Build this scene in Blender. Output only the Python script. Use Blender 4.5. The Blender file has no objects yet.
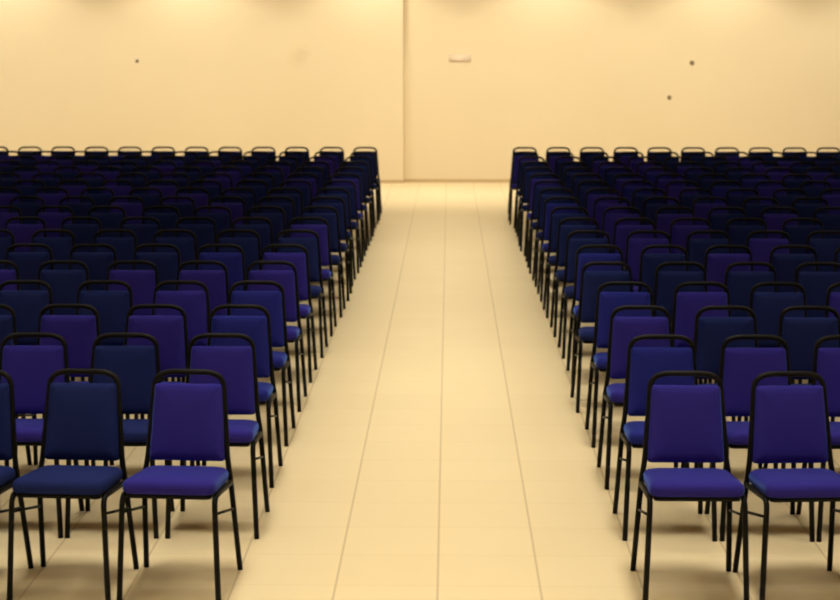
import bpy, bmesh, math, random
from mathutils import Vector, Matrix

random.seed(11)
S = bpy.context.scene
COL = S.collection

# ------------------------------------------------------------------ camera figures
F_PX, CX, CY = 1690.0, 420.0, 300.0          # focal length in pixels of an 840 x 600 frame
CAM_H = 2.377
PITCH = math.atan(260.0 / F_PX)
YAW = math.atan(29.3 * math.cos(PITCH) / F_PX)
TILE = 0.45
ROW1_Y, ROW_PITCH, N_ROWS = 7.165, 0.938, 18  # middle of the first row, distance between rows
WALL_Y = 28.55
CEIL_Z = 4.0
ROOM_L, ROOM_R, ROOM_F = -12.0, 11.5, -9.0

# ------------------------------------------------------------------ materials
def new_mat(name):
    m = bpy.data.materials.new(name)
    m.use_nodes = True
    nt = m.node_tree
    return m, nt, nt.nodes['Principled BSDF']

def simple(name, col, rough=0.5, spec=0.5, metal=0.0):
    m, nt, b = new_mat(name)
    b.inputs['Base Color'].default_value = (*col, 1)
    b.inputs['Roughness'].default_value = rough
    b.inputs['Specular IOR Level'].default_value = spec
    b.inputs['Metallic'].default_value = metal
    return m

def mth(nt, op, a, b=None, c=None):
    n = nt.nodes.new('ShaderNodeMath'); n.operation = op
    for i, v in enumerate((a, b, c)):
        if v is None: continue
        if isinstance(v, (int, float)): n.inputs[i].default_value = v
        else: nt.links.new(v, n.inputs[i])
    return n.outputs[0]

def mixc(nt, fac, a, b):
    n = nt.nodes.new('ShaderNodeMix'); n.data_type = 'RGBA'
    if isinstance(fac, (int, float)): n.inputs[0].default_value = fac
    else: nt.links.new(fac, n.inputs[0])
    for i, v in ((6, a), (7, b)):
        if isinstance(v, tuple): n.inputs[i].default_value = (*v, 1)
        else: nt.links.new(v, n.inputs[i])
    return n.outputs[2]

def noise(nt, vec, scale, detail=3, rough=0.5):
    n = nt.nodes.new('ShaderNodeTexNoise')
    n.inputs['Scale'].default_value = scale
    n.inputs['Detail'].default_value = detail
    n.inputs['Roughness'].default_value = rough
    if vec is not None: nt.links.new(vec, n.inputs['Vector'])
    return n.outputs[0]

def fabric(name, col, sheen):
    m, nt, b = new_mat(name)
    tc = nt.nodes.new('ShaderNodeTexCoord')
    n1 = noise(nt, tc.outputs['Object'], 9.0, 3)
    n2 = noise(nt, tc.outputs['Object'], 420.0, 2)
    f = mth(nt, 'ADD', mth(nt, 'MULTIPLY', n1, 0.5), mth(nt, 'MULTIPLY', n2, 0.5))
    lo = tuple(c * 0.82 for c in col); hi = tuple(c * 1.18 for c in col)
    nt.links.new(mixc(nt, f, lo, hi), b.inputs['Base Color'])
    b.inputs['Roughness'].default_value = 0.85
    b.inputs['Specular IOR Level'].default_value = 0.06
    b.inputs['Sheen Weight'].default_value = sheen
    b.inputs['Sheen Roughness'].default_value = 0.35
    b.inputs['Sheen Tint'].default_value = (0.14, 0.31, 1.0, 1)
    bump = nt.nodes.new('ShaderNodeBump'); bump.inputs['Strength'].default_value = 0.12
    bump.inputs['Distance'].default_value = 0.002
    nt.links.new(n2, bump.inputs['Height']); nt.links.new(bump.outputs[0], b.inputs['Normal'])
    return m

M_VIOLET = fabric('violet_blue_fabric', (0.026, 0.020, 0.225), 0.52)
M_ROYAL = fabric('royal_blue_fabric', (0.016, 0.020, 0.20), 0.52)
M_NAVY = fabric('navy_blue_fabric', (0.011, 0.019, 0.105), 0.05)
M_FRAME = simple('black_painted_steel', (0.005, 0.0045, 0.004), 0.5, 0.12)
M_DARK = simple('dark_metal', (0.24, 0.17, 0.09), 0.5)
M_PLAQUE = simple('pale_plastic', (0.79, 0.66, 0.48), 0.6)

def floor_mat():
    m, nt, b = new_mat('cream_floor_tiles')
    geo = nt.nodes.new('ShaderNodeTexCoord')
    sep = nt.nodes.new('ShaderNodeSeparateXYZ'); nt.links.new(geo.outputs['Object'], sep.inputs[0])
    x, y = sep.outputs[0], sep.outputs[1]
    def line(v, half, soft):
        t = mth(nt, 'DIVIDE', v, TILE)
        fr = mth(nt, 'FRACT', mth(nt, 'ADD', t, 100.5))
        d = mth(nt, 'MULTIPLY', mth(nt, 'ABSOLUTE', mth(nt, 'SUBTRACT', fr, 0.5)), TILE)
        return mth(nt, 'SUBTRACT', 1.0, mth(nt, 'SMOOTH_MIN', 1.0, mth(nt, 'DIVIDE', d, half), soft))
    lx = mth(nt, 'MAXIMUM', line(mth(nt, 'ADD', x, 0.045), 0.0075, 0.1), 0.0)
    ly = mth(nt, 'MAXIMUM', line(mth(nt, 'ADD', y, 0.03), 0.010, 0.1), 0.0)
    # one tone per tile
    cx = mth(nt, 'FLOOR', mth(nt, 'DIVIDE', mth(nt, 'ADD', x, 0.045), TILE))
    cy = mth(nt, 'FLOOR', mth(nt, 'DIVIDE', mth(nt, 'ADD', y, 0.03), TILE))
    comb = nt.nodes.new('ShaderNodeCombineXYZ'); nt.links.new(cx, comb.inputs[0]); nt.links.new(cy, comb.inputs[1])
    wn = nt.nodes.new('ShaderNodeTexWhiteNoise'); nt.links.new(comb.outputs[0], wn.inputs['Vector'])
    n1 = noise(nt, geo.outputs['Object'], 3.2, 5, 0.6)
    n2 = noise(nt, geo.outputs['Object'], 26.0, 3, 0.6)
    f = mth(nt, 'ADD', mth(nt, 'MULTIPLY', wn.outputs[0], 0.34), mth(nt, 'ADD', mth(nt, 'MULTIPLY', n1, 0.45), mth(nt, 'MULTIPLY', n2, 0.25)))
    tile = mixc(nt, f, FLOOR_LO, FLOOR_HI)
    jf = mth(nt, 'MINIMUM', 1.0, mth(nt, 'ADD', mth(nt, 'MULTIPLY', lx, 0.62), mth(nt, 'MULTIPLY', ly, 0.13)))
    c = mixc(nt, jf, tile, (0.33, 0.22, 0.085))
    nt.links.new(c, b.inputs['Base Color'])
    b.inputs['Roughness'].default_value = 0.42
    b.inputs['Specular IOR Level'].default_value = 0.3
    return m

def wall_mat(name, lo, hi, smudges=()):
    m, nt, b = new_mat(name)
    tc = nt.nodes.new('ShaderNodeTexCoord')
    n1 = noise(nt, tc.outputs['Object'], 0.6, 4, 0.6)
    n2 = noise(nt, tc.outputs['Object'], 45.0, 2)
    c = mixc(nt, mth(nt, 'ADD', mth(nt, 'MULTIPLY', n1, 0.8), mth(nt, 'MULTIPLY', n2, 0.2)), lo, hi)
    for (p, r, k) in smudges:                 # scuffs left on the plaster
        dn = nt.nodes.new('ShaderNodeVectorMath'); dn.operation = 'DISTANCE'
        nt.links.new(tc.outputs['Object'], dn.inputs[0]); dn.inputs[1].default_value = p
        d = mth(nt, 'ADD', dn.outputs['Value'], mth(nt, 'MULTIPLY', noise(nt, tc.outputs['Object'], 14.0, 2), r * 0.9))
        f = mth(nt, 'MULTIPLY', mth(nt, 'MAXIMUM', 0.0, mth(nt, 'SUBTRACT', 1.0, mth(nt, 'DIVIDE', d, r * 1.4))), k)
        c = mixc(nt, f, c, (0.45, 0.26, 0.10))
    nt.links.new(c, b.inputs['Base Color'])
    b.inputs['Roughness'].default_value = 0.75
    b.inputs['Specular IOR Level'].default_value = 0.2
    bump = nt.nodes.new('ShaderNodeBump'); bump.inputs['Strength'].default_value = 0.05
    nt.links.new(n2, bump.inputs['Height']); nt.links.new(bump.outputs[0], b.inputs['Normal'])
    return m

FLOOR_LO, FLOOR_HI = (0.73, 0.61, 0.385), (0.79, 0.67, 0.435)
WALL_LO, WALL_HI = (0.74, 0.62, 0.42), (0.78, 0.66, 0.45)

# ------------------------------------------------------------------ mesh helpers
def link_mesh(name, bm, mat, parent=None, smooth=True):
    bmesh.ops.recalc_face_normals(bm, faces=bm.faces)
    me = bpy.data.meshes.new(name)
    bm.to_mesh(me); bm.free()
    me.materials.append(mat)
    if smooth:
        for p in me.polygons: p.use_smooth = True
    o = bpy.data.objects.new(name, me)
    COL.objects.link(o)
    o.parent = parent
    return o

def box(bm, lo, hi):
    vs = [bm.verts.new((x, y, z)) for z in (lo[2], hi[2]) for y in (lo[1], hi[1]) for x in (lo[0], hi[0])]
    for f in ((0, 2, 3, 1), (4, 5, 7, 6), (0, 1, 5, 4), (2, 6, 7, 3), (0, 4, 6, 2), (1, 3, 7, 5)):
        bm.faces.new([vs[i] for i in f])

def round_path(pts, rad, n=6):
    """Polyline with its inner corners rounded (rad may be one number or one per corner)."""
    pts = [Vector(p) for p in pts]
    out = [pts[0]]
    for i in range(1, len(pts) - 1):
        r = rad[i - 1] if isinstance(rad, (list, tuple)) else rad
        a, b, c = pts[i - 1], pts[i], pts[i + 1]
        ra = min(r, (a - b).length * 0.83); rc = min(r, (c - b).length * 0.83)
        p0 = b + (a - b).normalized() * ra; p1 = b + (c - b).normalized() * rc
        for k in range(n + 1):
            t = k / n
            out.append(p0 * (1 - t) ** 2 + b * 2 * t * (1 - t) + p1 * t * t)
    out.append(pts[-1])
    return out

def tube(bm, path, r, seg=10):
    path = [Vector(p) for p in path]
    tang = []
    for i in range(len(path)):
        a = path[max(0, i - 1)]; b = path[min(len(path) - 1, i + 1)]
        tang.append((b - a).normalized())
    up = Vector((1, 0, 0)) if abs(tang[0].x) < 0.8 else Vector((0, 1, 0))
    nrm = (up - tang[0] * up.dot(tang[0])).normalized()
    rings = []
    for p, t in zip(path, tang):
        nrm = (nrm - t * nrm.dot(t)).normalized()
        bi = t.cross(nrm)
        rings.append([bm.verts.new(p + (nrm * math.cos(2 * math.pi * k / seg) + bi * math.sin(2 * math.pi * k / seg)) * r) for k in range(seg)])
    for a, b in zip(rings, rings[1:]):
        for k in range(seg):
            bm.faces.new((a[k], a[(k + 1) % seg], b[(k + 1) % seg], b[k]))
    bm.faces.new(rings[0][::-1]); bm.faces.new(rings[-1])

def rr_outline(wb, wt, h, r, n=6):
    """Rounded trapezoid: half widths wb (at v=-h) and wt (at v=+h), counter-clockwise."""
    cs = [(wb, -h), (wt, h), (-wt, h), (-wb, -h)]
    out = []
    for i in range(4):
        a, b, c = Vector(cs[i - 1]), Vector(cs[i]), Vector(cs[(i + 1) % 4])
        p0 = b + (a - b).normalized() * r; p1 = b + (c - b).normalized() * r
        for k in range(n + 1):
            t = k / n
            out.append(p0 * (1 - t) ** 2 + b * 2 * t * (1 - t) + p1 * t * t)
        q = cs[(i + 1) % 4]                      # extra points along the straight side
        p2 = Vector(q) + (b - Vector(q)).normalized() * r
        for k in range(1, 5):
            out.append(p1.lerp(p2, k / 5))
    return out

def cushion(bm, wb, wt, h, corner, profile, place):
    """profile: list of (inset, w); place maps (u, v, w) into the chair."""
    rings = []
    for ins, w in profile:
        o = rr_outline(wb - ins, wt - ins, h - ins, max(0.004, corner - ins * 0.3))
        rings.append([bm.verts.new(place(p.x, p.y, w)) for p in o])
    n = len(rings[0])
    for a, b in zip(rings, rings[1:]):
        for k in range(n):
            bm.faces.new((a[k], a[(k + 1) % n], b[(k + 1) % n], b[k]))
    bm.faces.new(rings[0][::-1]); bm.faces.new(rings[-1])

# ------------------------------------------------------------------ the chair (faces -Y, origin on the floor)
TR = 0.0126                                     # tube radius
SEAT_TILT = math.radians(5.0)

def seat_place(u, v, w):                        # v: back (+) / front (-)
    y0, z0 = -0.022, 0.452
    return (u, y0 + v * math.cos(SEAT_TILT) + w * math.sin(SEAT_TILT),
            z0 - v * math.sin(SEAT_TILT) + w * math.cos(SEAT_TILT))

BACK_LO, BACK_HI = Vector((0, 0.172, 0.520)), Vector((0, 0.236, 0.858))
BACK_AX = (BACK_HI - BACK_LO).normalized()
BACK_N = Vector((0, -BACK_AX.z, BACK_AX.y))     # towards the front
def back_place(u, v, w):
    p = (BACK_LO + BACK_HI) / 2 + BACK_AX * v + BACK_N * w
    return (u, p.y, p.z)
def up_y(z): return BACK_LO.y + (z - BACK_LO.z) * (BACK_HI.y - BACK_LO.y) / (BACK_HI.z - BACK_LO.z)

def chair_meshes():
    """Every part once, at the origin; the chairs share these meshes."""
    parts = {}
    bm = bmesh.new()
    cushion(bm, 0.204, 0.189, 0.212, 0.06,
            [(0.012, 0.000), (0.003, 0.006), (0.000, 0.018), (0.000, 0.034), (0.004, 0.046), (0.014, 0.056),
             (0.032, 0.0615), (0.070, 0.0645), (0.13, 0.066), (0.19, 0.0665)], seat_place)
    parts['seat'] = bm
    bm = bmesh.new()
    hh = (BACK_HI - BACK_LO).length / 2
    cushion(bm, 0.171, 0.152, hh, 0.020,
            [(0.018, -0.016), (0.004, -0.014), (0.000, -0.006), (0.000, 0.010), (0.004, 0.020), (0.014, 0.027),
             (0.040, 0.031), (0.09, 0.033), (0.14, 0.0335)], back_place)
    parts['backrest'] = bm
    bm = bmesh.new()
    cushion(bm, 0.183, 0.176, 0.196, 0.03, [(0.0, -0.019), (0.0, -0.0005)], seat_place)
    parts['seat_frame'] = bm
    bm = bmesh.new()
    zt = 0.909
    pts = [(s * x, y, z) for s, x, y, z in (
        (-1, 0.196, 0.158, 0.440), (-1, 0.181, up_y(0.53), 0.530), (-1, 0.157, up_y(0.84), 0.840),
        (-1, 0.150, up_y(zt), zt), (1, 0.150, up_y(zt), zt), (1, 0.157, up_y(0.84), 0.840),
        (1, 0.181, up_y(0.53), 0.530), (1, 0.196, 0.158, 0.440))]
    tube(bm, round_path(pts, [0.04, 0.012, 0.09, 0.09, 0.012, 0.04], 9), TR)
    parts['back_frame'] = bm
    for s, nm in ((-1, 'A'), (1, 'B')):
        bm = bmesh.new()                         # front leg, bent back along the seat
        tube(bm, round_path([(s * 0.2155, -0.238, 0.0), (s * 0.199, -0.206, 0.458), (s * 0.199, 0.150, 0.430)], 0.05, 7), TR)
        parts['leg_front' + nm] = bm
        bm = bmesh.new()
        tube(bm, [(s * 0.2165, 0.238, 0.0), (s * 0.196, 0.158, 0.440)], TR)
        parts['leg_rear' + nm] = bm
        bm = bmesh.new()
        fr, re = 0.385 / 0.458, 0.300 / 0.44
        tube(bm, [(s * (0.2155 - 0.0165 * fr), -0.238 + 0.032 * fr, 0.385), (s * (0.2165 - 0.0205 * re), 0.238 - 0.08 * re, 0.300)], 0.0065, 8)
        parts['brace' + nm] = bm
    return parts

MESH = {}
def part(name, key, mat_name, mat, parent):
    k = (key, mat_name)
    if k not in MESH:
        bm = PARTS[key].copy()
        o = link_mesh(name, bm, mat, parent)
        MESH[k] = o.data
        return o
    o = bpy.data.objects.new(name, MESH[k]); COL.objects.link(o); o.parent = parent
    return o

PARTS = chair_meshes()
def build_chair(kind):
    mat = {'v': M_VIOLET, 'b': M_ROYAL, 'n': M_NAVY}[kind]
    root = bpy.data.objects.new('banquet_chair', None); COL.objects.link(root)
    root.empty_display_size = 0.2
    part('seat', 'seat', kind, mat, root)
    part('backrest', 'backrest', kind, mat, root)
    part('seat_frame', 'seat_frame', 'f', M_FRAME, root)
    part('back_frame', 'back_frame', 'f', M_FRAME, root)
    for k in ('leg_frontA', 'leg_frontB', 'leg_rearA', 'leg_rearB'): part('leg', k, 'f', M_FRAME, root)
    for k in ('braceA', 'braceB'): part('brace', k, 'f', M_FRAME, root)
    return root

def copy_chair(src):
    c = src.copy(); COL.objects.link(c)
    for ch in src.children:
        d = ch.copy(); COL.objects.link(d); d.parent = c
    return c

ORD = ['front', 'second', 'third', 'fourth', 'fifth', 'sixth', 'seventh', 'eighth', 'ninth', 'tenth', 'eleventh',
       'twelfth', 'thirteenth', 'fourteenth', 'fifteenth', 'sixteenth', 'seventeenth', 'last']
NTH = ['at the aisle end of', 'second from aisle in', 'third from aisle in', 'fourth from aisle in', 'fifth from aisle in',
       'sixth from aisle in', 'seventh from aisle in', 'eighth from aisle in', 'ninth from aisle in', 'tenth from aisle in',
       'eleventh from aisle in', 'twelfth from aisle in', 'thirteenth from aisle in', 'fourteenth from aisle in']
LOOK = {'v': 'violet-blue padded metal chair', 'b': 'royal-blue padded metal chair', 'n': 'dark navy padded metal chair'}

def top_depth(Y):                                # camera depth of a chair's top rail
    return (Y + 0.23) * math.cos(PITCH) + (CAM_H - 0.90) * math.sin(PITCH)
def px_to_x(px, Y): return (px - 449.3) * top_depth(Y) / F_PX
def x_to_px(x, Y): return 449.3 + x * F_PX / top_depth(Y)

# tops of the back frames as seen along each row, from the aisle outward, with the cloth colour
SEEN_L = {
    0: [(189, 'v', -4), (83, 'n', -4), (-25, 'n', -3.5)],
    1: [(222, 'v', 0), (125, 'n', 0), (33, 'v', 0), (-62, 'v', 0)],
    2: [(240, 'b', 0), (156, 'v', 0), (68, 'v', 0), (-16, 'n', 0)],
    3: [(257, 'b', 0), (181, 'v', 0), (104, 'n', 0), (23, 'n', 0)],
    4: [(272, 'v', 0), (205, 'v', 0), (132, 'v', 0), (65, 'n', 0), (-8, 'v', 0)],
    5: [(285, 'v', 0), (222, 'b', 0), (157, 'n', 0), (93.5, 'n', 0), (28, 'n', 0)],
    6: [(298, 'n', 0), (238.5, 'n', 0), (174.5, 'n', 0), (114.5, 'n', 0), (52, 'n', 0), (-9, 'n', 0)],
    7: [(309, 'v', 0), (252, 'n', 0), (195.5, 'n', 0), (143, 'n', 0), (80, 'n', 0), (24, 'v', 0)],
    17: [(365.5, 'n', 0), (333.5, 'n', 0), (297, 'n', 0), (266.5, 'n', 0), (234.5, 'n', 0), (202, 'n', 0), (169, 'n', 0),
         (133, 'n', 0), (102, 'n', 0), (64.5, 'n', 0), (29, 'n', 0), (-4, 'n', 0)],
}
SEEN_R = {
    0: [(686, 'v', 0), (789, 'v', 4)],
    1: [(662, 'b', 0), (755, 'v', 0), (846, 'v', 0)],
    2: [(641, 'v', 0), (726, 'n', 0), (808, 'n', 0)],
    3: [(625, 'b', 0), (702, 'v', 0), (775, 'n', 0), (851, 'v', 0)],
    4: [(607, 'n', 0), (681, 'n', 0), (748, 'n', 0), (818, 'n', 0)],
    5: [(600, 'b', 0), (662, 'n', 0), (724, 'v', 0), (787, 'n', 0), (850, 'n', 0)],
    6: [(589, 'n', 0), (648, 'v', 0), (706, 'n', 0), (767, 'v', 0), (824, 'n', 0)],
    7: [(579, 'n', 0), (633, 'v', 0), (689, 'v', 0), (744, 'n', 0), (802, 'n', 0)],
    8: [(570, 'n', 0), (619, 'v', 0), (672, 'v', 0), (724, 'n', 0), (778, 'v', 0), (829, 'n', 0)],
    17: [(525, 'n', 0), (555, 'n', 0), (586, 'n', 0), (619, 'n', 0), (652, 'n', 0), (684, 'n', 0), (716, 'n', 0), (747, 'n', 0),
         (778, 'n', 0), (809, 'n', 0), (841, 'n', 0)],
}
proto = {}
def place(side, row, idx, X, Y, yaw, kind):
    if kind not in proto:
        o = proto[kind] = build_chair(kind)
    else:
        o = copy_chair(proto[kind])
    o.name = 'banquet_chair'
    o.location = (X, Y, 0)
    o.rotation_euler = (0, 0, math.radians(yaw))
    o['label'] = '%s %s the %s row, %s of aisle' % (LOOK[kind], NTH[idx], ORD[row], side)
    o['category'] = 'chair'
    o['group'] = 'chairs in rows %s of the aisle' % side

for side, sg, seen, x0, sp in (('left', -1, SEEN_L, -1.148, 0.468), ('right', 1, SEEN_R, 1.045, 0.452)):
    GAP = 0.463
    for row in range(N_ROWS):
        Y = ROW1_Y + row * ROW_PITCH
        if row in seen:
            last = None
            for i, (px, kind, yaw) in enumerate(seen[row]):
                yaw_r = math.radians(yaw)
                X = px_to_x(px, Y) + math.sin(yaw_r) * 0.23      # the top rail sits behind the pivot
                if last is not None and abs(X - last) < GAP: X = last + sg * GAP
                last = X
                dy = 0
                place(side, row, i, X, Y + dy, yaw, kind)
            place(side, row, i + 1, X + sg * (max(GAP, sp) + 0.03), Y, yaw if row == 0 else 0, 'n' if row % 3 else 'v')
            continue
        X = x0 + random.uniform(-0.015, 0.015) - ((row - 8) / 9 * 0.06 - 0.04 if side == 'right' else -0.002 * row / 17)
        i = over = 0
        while True:
            px = x_to_px(X, Y)
            half = 0.17 * F_PX / top_depth(Y)
            if px + half < 0 or px - half > 840: over += 1
            if over > 1: break
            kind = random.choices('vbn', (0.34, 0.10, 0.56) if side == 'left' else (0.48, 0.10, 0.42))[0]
            if i == 0 and row > 9 and row % 4: kind = 'n'  # dark cloth stands in for shade, against the added aisle light
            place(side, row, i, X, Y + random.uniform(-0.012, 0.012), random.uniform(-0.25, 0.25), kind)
            X += sg * max(GAP, sp + random.uniform(-0.008, 0.014))
            i += 1

# ------------------------------------------------------------------ the room
def struct(name, bm, mat):
    o = link_mesh(name, bm, mat, None, smooth=False)
    o['kind'] = 'structure'
    return o

def at_wall(px, py, Y):
    """Point on the plane y = Y behind a pixel of the photograph."""
    d = Vector(((px - CX) / F_PX, -(py - CY) / F_PX, -1.0))
    R = Matrix.Rotation(YAW, 3, 'Z') @ Matrix.Rotation(math.pi / 2 - PITCH, 3, 'X')
    d = R @ d
    t = Y / d.y
    return Vector((d.x * t, Y, CAM_H + d.z * t))

STEP_X = at_wall(403.5, 100, WALL_Y).x
STEP = 0.16                                      # the left half of the wall stands this far forward
M_FLOOR = floor_mat()
sm = [(tuple(at_wall(298, 58, WALL_Y - STEP)), 0.22, 0.22), (tuple(at_wall(304, 53, WALL_Y - STEP)), 0.16, 0.18)]
M_WALL = wall_mat('cream_wall_paint', WALL_LO, WALL_HI, sm)
M_SIDE = wall_mat('dark_unseen_wall', (0.22, 0.15, 0.08), (0.25, 0.17, 0.09))  # unseen walls, coloured dark to cut bounced light
M_CEIL = wall_mat('pale_ceiling_paint', (0.50, 0.42, 0.32), (0.54, 0.46, 0.35))
M_BASE = simple('tile_skirting', (0.55, 0.40, 0.21), 0.45, 0.3)

bm = bmesh.new(); box(bm, (ROOM_L, ROOM_F, -0.15), (ROOM_R, WALL_Y + 0.2, 0.0)); struct('floor', bm, M_FLOOR)
bm = bmesh.new(); box(bm, (ROOM_L, ROOM_F, CEIL_Z), (ROOM_R, WALL_Y + 0.2, CEIL_Z + 0.15)); struct('ceiling', bm, M_CEIL)
bm = bmesh.new()
prof = [(ROOM_L, WALL_Y - STEP), (STEP_X, WALL_Y - STEP), (STEP_X, WALL_Y), (ROOM_R, WALL_Y), (ROOM_R, WALL_Y + 0.2), (ROOM_L, WALL_Y + 0.2)]
lo = [bm.verts.new((x, y, 0.0)) for x, y in prof]; hi = [bm.verts.new((x, y, CEIL_Z)) for x, y in prof]
for k in range(6): bm.faces.new((lo[k], lo[(k + 1) % 6], hi[(k + 1) % 6], hi[k]))
bm.faces.new(lo[::-1]); bm.faces.new(hi)
struct('wall_back', bm, M_WALL)
bm = bmesh.new(); box(bm, (ROOM_L - 0.2, ROOM_F, 0), (ROOM_L, WALL_Y + 0.2, CEIL_Z)); struct('wall_left', bm, M_SIDE)
bm = bmesh.new(); box(bm, (ROOM_R, ROOM_F, 0), (ROOM_R + 0.2, WALL_Y + 0.2, CEIL_Z)); struct('wall_right', bm, M_SIDE)
bm = bmesh.new(); box(bm, (ROOM_L - 0.2, ROOM_F - 0.2, 0), (ROOM_R + 0.2, ROOM_F, CEIL_Z)); struct('wall_front', bm, M_SIDE)
bm = bmesh.new()
box(bm, (ROOM_L, WALL_Y - STEP - 0.012, 0.0), (STEP_X + 0.012, WALL_Y - STEP, 0.05))
box(bm, (STEP_X + 0.012, WALL_Y - 0.012, 0.0), (ROOM_R, WALL_Y, 0.05))
struct('baseboard_back', bm, M_BASE)

# small fixings and the pale plate on the back wall
def fixing(px, py, Y, size, label):
    p = at_wall(px, py, Y)
    root = bpy.data.objects.new('wall_hook', None); COL.objects.link(root)
    root.location = (p.x, Y, p.z); root.empty_display_size = 0.05
    bm = bmesh.new(); bmesh.ops.create_cone(bm, cap_ends=True, segments=20, radius1=size, radius2=size * 0.85, depth=0.014,
                                            matrix=Matrix.Translation((0, -0.007, 0)) @ Matrix.Rotation(math.pi / 2, 4, 'X'))
    link_mesh('back_plate', bm, M_DARK, root)
    bm = bmesh.new(); tube(bm, round_path([(0, -0.012, 0), (0, -0.045, -0.004), (0, -0.05, 0.028)], 0.012), 0.007, 10)
    link_mesh('hook', bm, M_DARK, root)
    root['label'] = label; root['category'] = 'hook'; root['group'] = 'small fixings on the back wall'
fixing(137, 61, WALL_Y - STEP, 0.028, 'small brown fixing high on the cream back wall, above the left chair block')
fixing(692, 63, WALL_Y, 0.040, 'upper of two brown fixings on cream back wall above the right chair block')
fixing(669.5, 97.5, WALL_Y, 0.036, 'lower of two brown fixings on cream back wall above the right chair block')

a, b_ = at_wall(449, 54.5, WALL_Y), at_wall(471, 62, WALL_Y)
root = bpy.data.objects.new('wall_plate', None); COL.objects.link(root)
root.location = ((a.x + b_.x) / 2, WALL_Y, (a.z + b_.z) / 2)
w, h = (b_.x - a.x) / 2, (a.z - b_.z) / 2
bm = bmesh.new(); box(bm, (-w, -0.012, -h), (w, 0, h))
bmesh.ops.bevel(bm, geom=bm.edges[:], offset=0.004, segments=2, affect='EDGES')
link_mesh('panel', bm, M_PLAQUE, root)
bm = bmesh.new(); box(bm, (-w * 0.75, -0.022, -h * 0.75), (w * 0.75, -0.0118, -h * 0.1))
link_mesh('ledge', bm, simple('pinkish_plastic', (0.76, 0.60, 0.46), 0.5), root)
root['label'] = 'small pale horizontal plate on the cream back wall above the aisle'; root['category'] = 'plate'

# ------------------------------------------------------------------ light: recessed ceiling lamps, with added fill lamps
def area(loc, size, power, col, spread=84):
    l = bpy.data.lights.new('ceiling_and_fill_lamp', 'AREA'); l.shape = 'SQUARE'; l.size = size
    l.energy = power; l.color = col; l.spread = math.radians(spread)
    o = bpy.data.objects.new('ceiling_and_fill_lamp', l); COL.objects.link(o); o.location = loc
    return o
WARM = (1.0, 0.92, 0.74)
for iy in range(13):
    for ix in range(8):
        ly = -2.5 + iy * 2.4
        dim = 1.0 - 0.82 * min(1.0, max(0.0, (ly - 5.5) / 8.5))     # invented dimming that darkens the rear chairs
        area((-8.75 + ix * 2.5, ly, CEIL_Z - 0.03), 0.6, 20.8 * dim, WARM)
    if ly > 6:                                                       # added unseen strip that brightens the aisle floor
        pw = 3.4 if ly < 9 else 8.0 if ly < 11 else 14.0 if ly < 21 else 9.5 if ly < 23 else 5.0
        strip = area((-0.05, ly, CEIL_Z - 0.03), 0.7, pw, WARM, 54)
        strip.data.shape = 'RECTANGLE'; strip.data.size_y = 2.4

# wall washers: bright at these columns of the photograph
for px in (-170, 12, 192, 376, 548, 722, 900):
    x = at_wall(px, 10, WALL_Y).x
    l = bpy.data.lights.new('wall_washer', 'SPOT'); l.energy = 58; l.color = WARM
    l.spot_size = math.radians(124); l.spot_blend = 0.35; l.shadow_soft_size = 0.06
    o = bpy.data.objects.new('wall_washer', l); COL.objects.link(o)
    o.location = (x, WALL_Y - 1.0, CEIL_Z - 0.05)

for px in (-170, 12, 192, 376, 548, 722, 900):  # extra unseen lamps added to brighten the back wall evenly
    o = area((at_wall(px, 10, WALL_Y).x, WALL_Y - 4.2, CEIL_Z - 0.06), 0.5, 70, WARM, 130)
    o.rotation_euler = (math.radians(50), 0, 0)

w = bpy.data.worlds.new('World'); S.world = w; w.use_nodes = True
w.node_tree.nodes['Background'].inputs[0].default_value = (1, 0.85, 0.6, 1)
w.node_tree.nodes['Background'].inputs[1].default_value = 0.05

# ------------------------------------------------------------------ camera
cam = bpy.data.cameras.new('camera'); co = bpy.data.objects.new('camera', cam); COL.objects.link(co)
cam.sensor_fit = 'HORIZONTAL'; cam.sensor_width = 36.0
cam.lens = 36.0 * F_PX / 840.0
cam.clip_end = 200
co.location = (0, 0, CAM_H)
co.rotation_euler = (math.pi / 2 - PITCH, 0, YAW)
cam.dof.use_dof = True; cam.dof.focus_distance = 8.0; cam.dof.aperture_fstop = 4.5
S.camera = co

S.view_settings.view_transform = 'Standard'
S.view_settings.look = 'None'
S.view_settings.gamma = 1.0
S.view_settings.use_curve_mapping = False
S.view_settings.exposure = 0.0
S.cycles.use_denoising = True
S.cycles.max_bounces = 8
S.cycles.filter_width = 2.0
